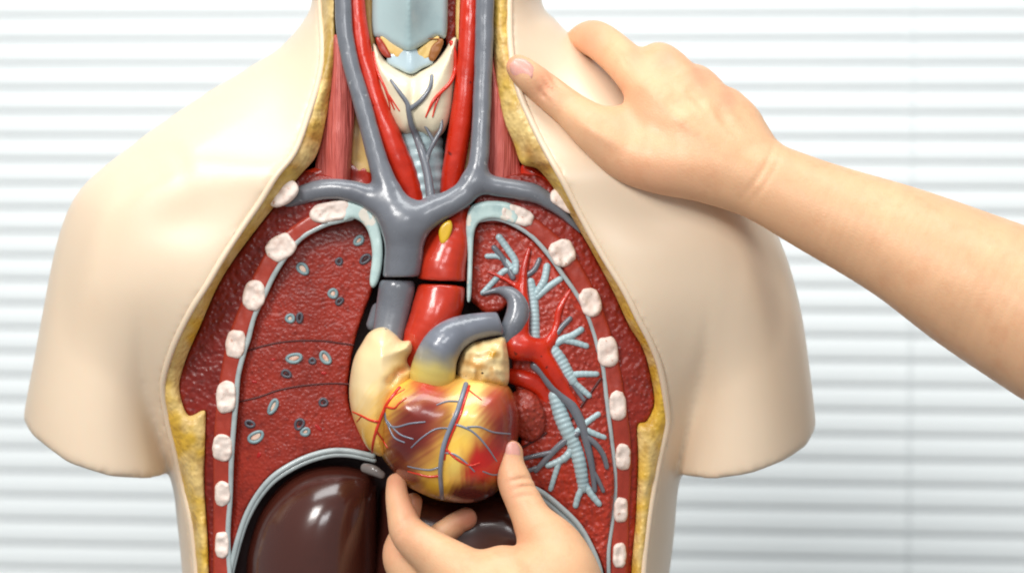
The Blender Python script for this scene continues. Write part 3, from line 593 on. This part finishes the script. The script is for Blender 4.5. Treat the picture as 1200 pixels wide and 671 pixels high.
larynx = slab('larynx', [(437, -60), (436, 0), (437, 40), (448, 46), (462, 54), (480, 60), (498, 52), (512, 44), (523, 43), (525, 0), (526, -60)], lambda X, Y: 74 - 40 * np.exp(-np.abs((X - 479) / 26) ** 1.3) * (0.6 + 0.4 * sstep(60, -10, Y)), 125, M['larynx'], torso, h=2, rnd=8)
slab('ligament', [(446, 42), (470, 54), (476, 60), (484, 62), (495, 54), (514, 42), (512, 58), (500, 70), (482, 72), (466, 70), (452, 58)], lambda X, Y: 66 - 6 * gauss(X, Y, 480, 62, 14, 30) + 1.5 * vnoise(X, Y, 5, 77), 110, M['fascia'], larynx, h=1.6, rnd=3, colf=None)
slab('ligament_edge', [(440, 44), (447, 46), (455, 58), (459, 68), (450, 66), (443, 56)], lambda X, Y: 64 + 1.5 * vnoise(X, Y, 5, 78), 110, M['intercostal'], larynx, h=1.5, rnd=3)
slab('ligament_edge', [(506, 54), (516, 46), (520, 48), (516, 60), (508, 72), (502, 68)], lambda X, Y: 63 + 1.5 * vnoise(X, Y, 5, 79), 110, mat('stain_paint', lin(150, 92, 42), 0.4, 0.4), larynx, h=1.5, rnd=3)
slab('cricoid_cartilage', [(456, 62), (470, 58), (478, 54), (486, 56), (494, 62), (504, 64), (508, 74), (496, 80), (482, 87), (468, 82), (454, 74)], lambda X, Y: 66 - 9 * gauss(X, Y, 480, 75, 12, 40), 110, mat('cricoid_paint', lin(184, 204, 212), 0.3, 0.5, coat=0.3), larynx, h=1.6, rnd=5)
tubes('windpipe', [[(490, 130, 92, 27), (492, 160, 92, 26), (496, 200, 90, 26), (500, 250, 92, 25)]], M['bronchus'], torso, seg=28, ring=13, amp=0.035)
THY = [(437, 52), (436, 75), (440, 98), (448, 120), (458, 140), (468, 154), (479, 158), (492, 157), (506, 162), (518, 158), (527, 140), (532, 110), (534, 80), (536, 46), (529, 46), (522, 58), (508, 74), (494, 82), (480, 85), (466, 81), (451, 70), (442, 55)]
thy = Puff(THY, 78, 34, 30, 4, lambda X, Y: 1.5 * vnoise(X, Y, 14, 81) + 6 * gauss(X, Y, 484, 110, 6, 60))
thyroid = thy.build('thyroid_gland', M['thyroid'], torso, h=2)
tf = lambda x, y: float(min(thy.front(np.array(float(x)), np.array(float(y))), 66))
def ont(P): return [(x, y, tf(x, y) - 0.5 * r, r) for x, y, r in P]
tubes('thyroid_vein', [ont([(458, 94, 1.6), (468, 108, 2.4), (477, 121, 2.8), (479, 131, 3.2), (482, 146, 3.6), (488, 160, 4.4)]) + [(495, 180, 56, 5), (501, 205, 52, 5), (505, 234, 48, 5.4)], ont([(506, 89, 2), (504, 102, 2.4), (494, 117, 2.8), (480, 128, 2.8)]),
                       [(517, 138, 56, 1.8), (517, 150, 54, 2.2), (510, 164, 53, 2.6), (503, 178, 53, 2.6), (500, 188, 54, 2.6)], [(498, 147, 54, 1.6), (504, 158, 53, 2), (508, 166, 53, 2.2)]], M['vein'], thyroid)
tubes('thyroid_artery', [ont(p) for p in [[(529, 50, 2.6), (533, 64, 2.6), (533, 82, 2.4), (528, 96, 2.4), (518, 107, 2.2), (508, 118, 2), (499, 137, 1)], [(516, 110, 1.6), (511, 122, 1.4), (507, 137, 0.8)], [(438, 62, 1.8), (443, 85, 1.6), (452, 105, 1.5), (462, 128, 1)], [(449, 98, 1.2), (456, 120, 1), (458, 134, 0.7)], [(456, 112, 1.1), (468, 130, 0.8)]]], M['corartery'], thyroid)
# great vessels fixed in the model
blend('carotid_artery', [[(414, -60, 70, 12), (416.5, 0, 68, 11.5), (421.5, 45, 66, 12), (431, 89, 65, 13), (445, 134, 65, 14.5), (460, 173, 66, 16), (473, 205, 70, 16.5), (485, 245, 76, 16)]], 4, 2.2, M['artery'], torso, wob=1.0)
blend('carotid_artery', [[(551, -60, 70, 12), (551, 0, 68, 12), (549, 45, 66, 12), (546, 89, 66, 12.5), (541, 134, 66, 13.5), (535, 173, 68, 13.5), (530, 210, 72, 13.5), (526, 245, 76, 13)]], 4, 2.2, M['artery'], torso, wob=1.0)
VEIN = [[(401, -60, 56, 10), (402, 0, 55, 10), (404, 40, 54, 10), (411, 75, 52, 10), (424, 119, 49, 10.5), (436, 164, 46, 11), (448, 205, 42, 12.5), (460, 235, 38, 17), (470, 262, 36, 22)],
        [(569, -60, 56, 11), (568.5, 0, 55, 11), (567, 60, 54, 11), (565, 119, 50, 11), (563, 164, 46, 11), (560, 195, 42, 12), (550, 220, 40, 14), (530, 236, 38, 15), (505, 248, 36, 17), (485, 262, 36, 20)],
        [(318, 250, 74, 5), (335, 238, 64, 8), (355, 228, 54, 11), (378, 222, 48, 12), (402, 222, 44, 12), (428, 229, 42, 13), (455, 245, 38, 16)],
        [(556, 212, 42, 12), (580, 218, 44, 11.5), (605, 222, 46, 11.5), (628, 227, 48, 11), (648, 240, 50, 8), (664, 254, 54, 5), (680, 272, 58, 2)],
        [(472, 258, 36, 24), (474, 285, 38, 23), (472, 306, 40, 22), (470, 322, 42, 21.5)], [(506, 236, 44, 5), (500, 256, 38, 7)]]
blend('great_vein', VEIN, 12, 2.0, M['vein'], torso, wob=0.9, post=lambda F, X, Y, Z: rmax(F, Y + 0 * F - 324.5 + 0.02 * (X - 470), 1.5))
blend('aortic_arch', [[(536, 236, 66, 12), (534, 262, 60, 17), (526, 288, 54, 24), (519, 310, 52, 27), (517, 330, 52, 28)], [(508, 270, 66, 14), (508, 300, 60, 17)], [(548, 250, 70, 7), (549, 330, 70, 7)]], 8, 2.0, M['aorta'], torso, wob=1.4,
      post=lambda F, X, Y, Z: rmax(F, Y + 0 * F - 329 - 0.0045 * (X - 522) ** 2 * np.sign(X - 522) * 0.5, 1.5))
slab('duct', [(514, 272), (519, 262), (528, 258), (530, 268), (524, 283), (517, 286)], lambda X, Y: 30 + 0 * X, 60, mat('duct_paint', lin(226, 180, 40), 0.35, 0.5, coat=0.3), torso, h=1.4, rnd=3)

# ------------------------------------------------------------------ removable heart
heart = empty('heart', tuple(W((515, 588, 45))), 'painted plastic heart with yellow fat and coronary vessels, lifted out of the chest by fingertips', 'heart model')
VENT = [(436, 470), (438, 500), (444, 528), (458, 549), (472, 565), (492, 577), (516, 586), (547, 589), (572, 583), (590, 567), (601, 545), (607, 514), (608, 487), (602, 463), (592, 449), (570, 440), (547, 437), (520, 440), (500, 436), (480, 438), (455, 446)]
vent = Puff(VENT, 42, 82, 56, 6, lambda X, Y: 3 * vnoise(X, Y, 26, 91) + 4 * np.exp(-(linedist([(546, 450), (527, 500), (517, 560)], X, Y) / 9) ** 2))
def blobs(x, y, c, L):
    for cx, cy, rx, ry, rot, col, soft in L:
        cs, sn = math.cos(rot), math.sin(rot); u = (x - cx) * cs + (y - cy) * sn; v = -(x - cx) * sn + (y - cy) * cs
        m = np.sqrt((u / rx) ** 2 + (v / ry) ** 2) + 0.2 * vnoise(x, y, 14, 93) + 0.34 * vnoise(u + 0.6 * v, v * 0.12, 3.2, 94)
        w = sstep(1 + soft, 1 - soft, m)[:, None]; c = c * (1 - w) + np.array(lin(*col)) * w
    return c
def vent_col(V):
    x, y = V[:, 0], V[:, 1]; c = np.tile(lin(246, 198, 78), (len(V), 1))
    c = blobs(x, y, c, [(560, 470, 26, 36, 0.3, (250, 222, 130), .7), (490, 498, 31, 56, 0.45, (184, 104, 66), .9), (489, 499, 26, 52, 0.45, (140, 46, 32), .75), (477, 516, 20, 34, 0.5, (100, 26, 22), .8), (502, 454, 16, 10, 0.3, (186, 60, 46), .7),  # first blob paints a pale cream highlight into the yellow
                        (591, 496, 25, 48, 0.15, (180, 72, 50), .9), (595, 502, 21, 42, 0.15, (126, 26, 20), .8), (578, 470, 14, 18, 0.4, (176, 74, 54), .7), (568, 545, 32, 26, -0.6, (170, 34, 26), .6), (568, 546, 18, 15, -0.5, (208, 28, 20), .7), (556, 580, 42, 16, -0.1, (96, 40, 38), .6), (480, 558, 26, 9, 0.5, (116, 50, 38), .6),
                        (510, 570, 13, 10, 0.2, (228, 186, 64), .7), (534, 545, 8, 16, 0.2, (240, 204, 100), .7)])
    return c
vo = vent.build('ventricles', M['heart'], heart, h=1.9, colf=vent_col)
ATR = [(424, 402), (434, 388), (450, 383), (463, 391), (471, 399), (481, 399), (483, 410), (477, 422), (484, 436), (480, 450), (474, 468), (466, 490), (458, 512), (450, 534), (432, 526), (420, 505), (412, 483), (409, 456), (414, 422)]
atr = Puff(ATR, 30, 52, 40, 5, lambda X, Y: 2.5 * vnoise(X, Y, 16, 95) + 8 * np.exp(-(linedist([(478, 428), (466, 436), (458, 448)], X, Y) / 5) ** 2))
def atr_col(V):
    x, y = V[:, 0], V[:, 1]; c = np.tile(lin(240, 214, 164), (len(V), 1))
    return blobs(x, y, c, [(458, 496, 22, 60, 0.25, (246, 192, 80), .8), (432, 520, 30, 42, 0, (242, 186, 82), .9), (470, 434, 10, 5, -0.6, (196, 130, 76), .6)])
atr.build('atrium', M['heart'], heart, h=1.9, colf=atr_col)
AUR = [(538, 448), (536, 428), (541, 411), (550, 402), (565, 398), (580, 396), (591, 395), (595, 412), (597, 432), (594, 452), (575, 456), (553, 455)]
aur = Puff(AUR, 34, 40, 26, 5, lambda X, Y: 9 * np.abs(vnoise(X, Y, 11, 96)) + 5 * vnoise(X, Y, 7, 97) - 3)
def aur_col(V):
    x, y = V[:, 0], V[:, 1]; c = np.tile(lin(236, 208, 152), (len(V), 1)); n = np.clip(vnoise(x, y, 8, 98) * 2.2, 0, 1)[:, None]
    c = c * (1 - 0.7 * n) + np.array(lin(196, 140, 70)) * 0.7 * n
    return blobs(x, y, c, [(577, 414, 6, 6, 0, (206, 150, 44), .6), (560, 428, 12, 5, 0.2, (214, 160, 90), .6), (566, 452, 30, 6, 0, (236, 196, 88), .6)])
aur.build('auricle', M['auricle'], heart, h=1.7, colf=aur_col)
def pt_col(V):
    x, y = V[:, 0], V[:, 1]; w = sstep(402, 440, y + 0.2 * (500 - x) + 10 * vnoise(x, y, 10, 99))[:, None]
    n = (vnoise(x, y, 12, 100))[:, None]
    return np.array(lin(116, 120, 130)) * (1 + 0.3 * n) * (1 - w) + np.array(lin(208, 186, 96)) * w
blend('pulmonary_trunk', [[(505, 452, 22, 27), (507, 438, 12, 27), (511, 420, 8, 25), (519, 404, 6, 23), (532, 392, 8, 20), (550, 384, 14, 16.5), (572, 380, 24, 14.5), (592, 379, 36, 13.5)]], 4, 1.8, M['ptrunk'], heart, colf=pt_col,
      post=lambda F, X, Y, Z: rmax(F, (X - 588) * 0.94 - (Y - 380) * 0.33 + 0 * F, 1.5))
blend('aorta', [[(517, 340, 54, 28), (515, 352, 50, 29), (509, 372, 46, 29), (499, 394, 44, 26), (492, 420, 46, 22), (486, 446, 52, 18)]], 4, 2.0, M['aorta'], heart, wob=1.4,
      post=lambda F, X, Y, Z: rmax(F, 333 + 0.02 * (X - 518) + 0.0035 * np.maximum(X - 518, 0) ** 2 - Y + 0 * F, 2))
blend('vena_cava', [[(465, 338, 50, 21.5), (461, 360, 50, 20.5), (456, 386, 46, 19), (452, 410, 40, 17)], [(443, 362, 70, 8), (437, 380, 70, 8)]], 4, 2.0, M['vein'], heart, post=lambda F, X, Y, Z: rmax(F, 328.0 - Y + 0.02 * (X - 465) + 0 * F, 1.5))
hf = lambda x, y: float(min(vent.front(np.array(float(x)), np.array(float(y))), atr.front(np.array(float(x)), np.array(float(y)))))
def onh(P, k=0.15):
    C = crom([(x, y, r * 0.82) for x, y, r in P], 4); return [(x, y, hf(x, y) - k * r, r) for x, y, r in C]
tubes('coronary_vein', [onh(p) for p in [[(546, 450, 3.8), (541, 466, 3.8), (536, 482, 3.8), (529, 498, 3.8), (522, 515, 3.6), (518, 531, 3.6), (516, 552, 3.4), (517, 570, 3.2), (518, 583, 3)]]], M['corvein'], heart, sub=3)
tubes('coronary_vein', [onh(p) for p in [[(534, 497, 1.8), (543, 500, 1.8), (553, 505, 1.6), (563, 514, 1.5), (572, 525, 1.3), (582, 540, 1)], [(520, 530, 1.6), (532, 532, 1.5), (544, 540, 1.3), (556, 552, 1)], [(548, 500, 1.4), (562, 500, 1.3), (578, 506, 1.2), (598, 508, 1)],
     [(536, 470, 1.4), (524, 470, 1.4), (512, 474, 1)], [(451, 483, 1.6), (454, 496, 1.6), (464, 500, 1.4), (480, 496, 1.3), (498, 494, 1)], [(455, 498, 1.4), (462, 512, 1.4), (474, 518, 1)], [(453, 492, 1.4), (468, 508, 1.3), (484, 514, 1)], [(517, 546, 1.6), (505, 550, 1.5), (492, 549, 1.3), (478, 546, 1)], [(530, 502, 1.3), (512, 502, 1.2), (495, 512, 1.1), (482, 524, 0.9)], [(566, 552, 1.0), (580, 556, 1.1), (594, 550, 1)]]], M['corvein'], heart, seg=8, sub=3)
tubes('coronary_artery', [onh(p) for p in [[(550, 452, 2), (545, 468, 2), (540, 484, 2), (534, 498, 1.9), (528, 512, 1.8), (523, 526, 1.6), (521, 538, 1.4)], [(523, 526, 1.9), (532, 535, 1.8), (541, 541, 1.7), (552, 545, 1.4), (562, 542, 1)], [(547, 455, 1.3), (556, 462, 1.2), (564, 468, 1)], [(515, 557, 2), (503, 558, 1.9), (490, 555, 1.6), (478, 552, 1)]]], M['corartery'], heart, seg=8, sub=3)
tubes('coronary_artery', [onh(p) for p in [[(468, 454, 2.6), (460, 464, 2.6), (452, 476, 2.6), (446, 490, 2.5), (441, 504, 2.3), (437, 520, 2), (436, 530, 1.4)], [(444, 494, 2), (434, 492, 1.8), (424, 487, 1.5), (413, 482, 1)], [(442, 506, 1.6), (449, 516, 1.4), (454, 524, 1)], [(452, 476, 1.8), (462, 478, 1.6), (468, 472, 1.3), (476, 466, 1)], [(424, 487, 1), (418, 494, 0.8)], [(456, 470, 1.4), (464, 462, 1.2), (474, 456, 0.9)]]], M['corartery'], heart, seg=8, sub=3)

# ------------------------------------------------------------------ liver (removable)
liver = empty('liver', tuple(W((400, 770, 90))), 'glossy dark brown plastic liver at the bottom of the open torso', 'liver model')
LV = Puff([(441, 566), (430, 552), (402, 545), (372, 546), (346, 555), (322, 575), (304, 602), (293, 634), (288, 671), (288, 770), (440, 770), (441, 700), (442, 630)], 104, 94, 90, 5, lambda X, Y: 1.5 * vnoise(X, Y, 40, 111), 16)
LV.build('lobe', M['liver'], liver, h=2.6, rx=3)
LV2 = Puff([(443, 600), (446, 574), (462, 566), (500, 574), (540, 575), (580, 574), (625, 590), (662, 620), (684, 671), (690, 770), (444, 770)], 122, 60, 50, 5, lambda X, Y: 1.5 * vnoise(X, Y, 40, 112) + 10 * gauss(X, Y, 550, 600, 40, 60))
LV2.build('lobe', M['liver'], liver, h=2.8, rx=3)
blend('ligament', [[(428, 548, 60, 6), (438, 551, 52, 6.5), (447, 556, 52, 5)]], 4, 1.5, mat('ligament_paint', lin(120, 112, 108), 0.25, 0.5, coat=0.5), liver)

# ------------------------------------------------------------------ hands
def skin_col(pink):
    def f(V):
        x, y = V[:, 0], V[:, 1]; n = (vnoise(x, y, 40, 121) + 0.5 * vnoise(x, y, 14, 122))[:, None]
        c = np.array(lin(228, 179, 138)) * (1 + 0.12 * n)
        for px, py, r, w in pink:
            g = (w * np.exp(-((x - px) ** 2 + (y - py) ** 2) / r ** 2))[:, None]; c = c * (1 - g) + np.array(lin(220, 138, 112)) * g
        return c
    return f
def nail(cx, cy, d, dirv, nrm, L, Wd, parent):
    """curved fingernail: dirv towards the tip, nrm out of the finger, in tracing units"""
    t = Vector(dirv).normalized(); n = Vector(nrm); n = (n - t * n.dot(t)).normalized(); b = t.cross(n)
    V = []; F = []; NU, NV = 12, 10
    for layer in (0, 1):
        for i in range(NU + 1):
            u = i / NU * 2 - 1
            for j in range(NV + 1):
                v = j / NV * 2 - 1
                wu = (1 - abs(u) ** 3.2 * 0.55) if u < 0 else (1 - abs(u) ** 2.6 * 0.6)
                p = Vector((cx, cy, d)) + t * (u * L) + b * (math.sin(v * 1.0) / math.sin(1.0) * Wd * wu) + n * ((math.cos(v * 1.0) - 1) * Wd * 0.8 * wu - 0.06 * L * u * u * (1 if u > 0 else 2) - layer * 1.6 - 1.2 * (abs(v) ** 6))
                V.append(tuple(p))
    m = (NU + 1) * (NV + 1)
    for i in range(NU):
        for j in range(NV):
            a = i * (NV + 1) + j; F.append((a, a + 1, a + NV + 2, a + NV + 1)); F.append((m + a, m + a + NV + 1, m + a + NV + 2, m + a + 1))
    rim = [i * (NV + 1) for i in range(NU + 1)] + [NU * (NV + 1) + j for j in range(1, NV + 1)] + [i * (NV + 1) + NV for i in range(NU - 1, -1, -1)] + [j for j in range(NV - 1, 0, -1)]
    for a, b_ in zip(rim, rim[1:] + rim[:1]): F.append((a, b_, m + b_, m + a))
    return mesh_obj('fingernail', np.array(V), F, M['nail'], parent)
def folds(lines):                    # skin creases (positive depth) and tendons, knuckles (negative)
    def post(F, X, Y, Z):
        for q in lines:
            a, b, c, dep = q[:4]; wd = q[4] if len(q) > 4 else 2.2
            ex, ey = b[0] - a[0], b[1] - a[1]; x, y = X[:, :, 0], Y[:, :, 0]
            t = np.clip(((x - a[0]) * ex + (y - a[1]) * ey) / (ex * ex + ey * ey), 0, 1)
            bow = c * 4 * t * (1 - t); L = math.hypot(ex, ey); nx, ny = -ey / L, ex / L
            dd = np.sqrt((x - a[0] - ex * t - nx * bow) ** 2 + (y - a[1] - ey * t - ny * bow) ** 2)
            F = F + (dep * np.exp(-(dd / wd) ** 2) * np.sin(np.clip(t, 0.08, 0.92) * math.pi)).astype(np.float32)[..., None]
        return F
    return post
sfp = lambda x, y: float(shell_front(np.array(float(x)), np.array(float(y))))
# hand on the shoulder: arm comes in from the right, thumb towards the neck, fingers over the top
tz = [sfp(612, 86), sfp(640, 106), sfp(668, 128), sfp(700, 152)]
print('SHELL', tz, sfp(740, 180), sfp(780, 190), sfp(830, 195), sfp(760, 110), sfp(250, 320), sfp(200, 470), sfp(300, 200))
UP = [(14, [(608, 79, tz[0] - 12, 15), (618, 88, tz[0] - 13, 18), (640, 106, tz[1] - 16, 20), (668, 128, tz[2] - 18, 21.5), (700, 153, tz[3] - 22, 28), (738, 180, 14, 34), (778, 188, 8, 40), (830, 192, 4, 46), (893, 212, 0, 47), (960, 243, -8, 54), (1060, 287, -20, 68), (1150, 335, -34, 84), (1250, 385, -50, 98)]),
      (12, [(845, 190, 4, 40), (800, 145, 8, 36), (754, 96, 34, 27), (727, 68, 70, 23.5), (698, 46, 118, 22), (679, 50, 172, 18), (664, 66, 215, 15)]),
      (10, [(850, 180, 6, 40), (782, 86, 36, 29.5), (765, 76, 88, 20), (748, 92, 140, 18), (738, 104, 168, 15)]),
      (10, [(860, 180, 8, 38), (820, 106, 40, 26.5), (802, 100, 92, 19), (786, 116, 146, 16), (778, 128, 170, 14)]),
      (10, [(872, 185, 12, 36), (853, 128, 42, 24.5), (838, 128, 92, 17), (824, 142, 138, 15), (816, 152, 158, 13)]),
      (18, [(882, 186, 14, 32), (868, 150, 34, 25)]),
      (26, [(728, 142, 30, 15), (765, 150, 20, 26)])]
arm = blend('person', UP, 14, 2.2, M['skin'], None, colf=skin_col([(600, 72, 16, .7), (640, 106, 18, .35), (690, 40, 26, .55), (781, 68, 17, .5), (820, 92, 15, .45), (745, 66, 15, .4), (853, 118, 14, .4), (735, 130, 24, .3), (640, 88, 14, .3), (760, 215, 60, .2)]), rx=3, n=9, clip=(1262, 600),
      post=folds([((636, 92), (652, 112), 2, 4.5, 2.6), ((643, 87), (661, 106), 2, 4, 2.6), ((629, 97), (644, 119), 2, 4, 2.6), ((752, 96), (850, 178), 3, -2.6, 7), ((783, 86), (862, 180), 3, -2.4, 7), ((820, 106), (872, 184), 3, -2.0, 6), ((662, 130), (740, 176), 3, -2.4, 8), ((776, 112), (806, 140), 0, 3.4, 9), ((800, 100), (830, 132), 0, 3, 8), ((836, 124), (856, 150), 0, 2.6, 7), ((868, 232), (910, 160), 6, 1.8, 3), ((878, 238), (918, 168), 6, 1.2, 2.5), ((726, 58), (742, 84), 2, 1.6, 2.5), ((732, 54), (748, 78), 2, 1.4, 2.2)]))
tag(arm, 'bare right forearm and hand resting on the shoulder of the torso, thumb along the neck', 'hand')
nail(611, 82.5, tz[0] - 12 - 18.2, (-0.72, -0.66, 0.12), (-0.12, 0.05, -1), 15, 12.5, arm)
# hand holding the heart from below
LO = [(12, [(598, 530, 4, 15.2), (598, 546, 0, 17.2), (604, 566, -6, 20.5), (613, 586, -14, 21.5), (626, 612, -24, 25), (650, 655, -36, 42), (640, 725, -40, 72), (610, 830, -40, 66), (596, 930, -40, 60)]),
      (12, [(464.5, 565.5, 22, 12), (465.5, 582, 10, 14), (471, 604, 0, 17.5), (480, 626, -8, 22), (508, 649, -22, 27.5), (552, 684, -38, 40), (600, 730, -42, 62), (604, 830, -40, 64)]),
      (8, [(484, 588, 66, 11.5), (478, 612, 58, 13.5), (468, 648, 34, 20), (484, 676, 14, 24), (540, 720, -14, 40), (590, 790, -30, 60)]),
      (8, [(546, 607, 66, 13.5), (528, 618, 64, 14.5), (504, 640, 58, 16), (484, 690, 40, 20), (520, 750, 0, 40)]),
      (14, [(590, 672, -36, 34), (640, 690, -38, 46)])]
hand = blend('person', LO, 12, 2.2, M['skin'], None, colf=skin_col([(597, 520, 18, .5), (604, 572, 20, .3), (464, 562, 16, .5), (550, 606, 18, .85), (484, 590, 16, .5), (450, 645, 16, .3), (598, 640, 24, .2), (478, 622, 22, .25)]), rx=4, n=8, clip=(1300, 905),
      post=folds([((594, 566), (626, 562), -3, 3.6, 2.6), ((598, 575), (630, 571), -3, 4, 2.6), ((600, 584), (630, 581), -2, 2.6, 2.6), ((462, 634), (492, 610), -2, 1.8), ((460, 624), (486, 602), -2, 1.5), ((464, 628), (489, 606), -2, 1.5), ((600, 640), (632, 664), 4, -2.0, 9), ((592, 638), (618, 632), 4, 1.6, 3), ((534, 614), (548, 628), -2, 1.6, 2)]))
tag(hand, 'bare left hand reaching up from below, thumb and fingers holding the heart', 'hand')
nail(602, 530, 4 - 15.9, (-0.10, -1, 0.10), (0.30, 0.1, -1), 13, 10, hand)
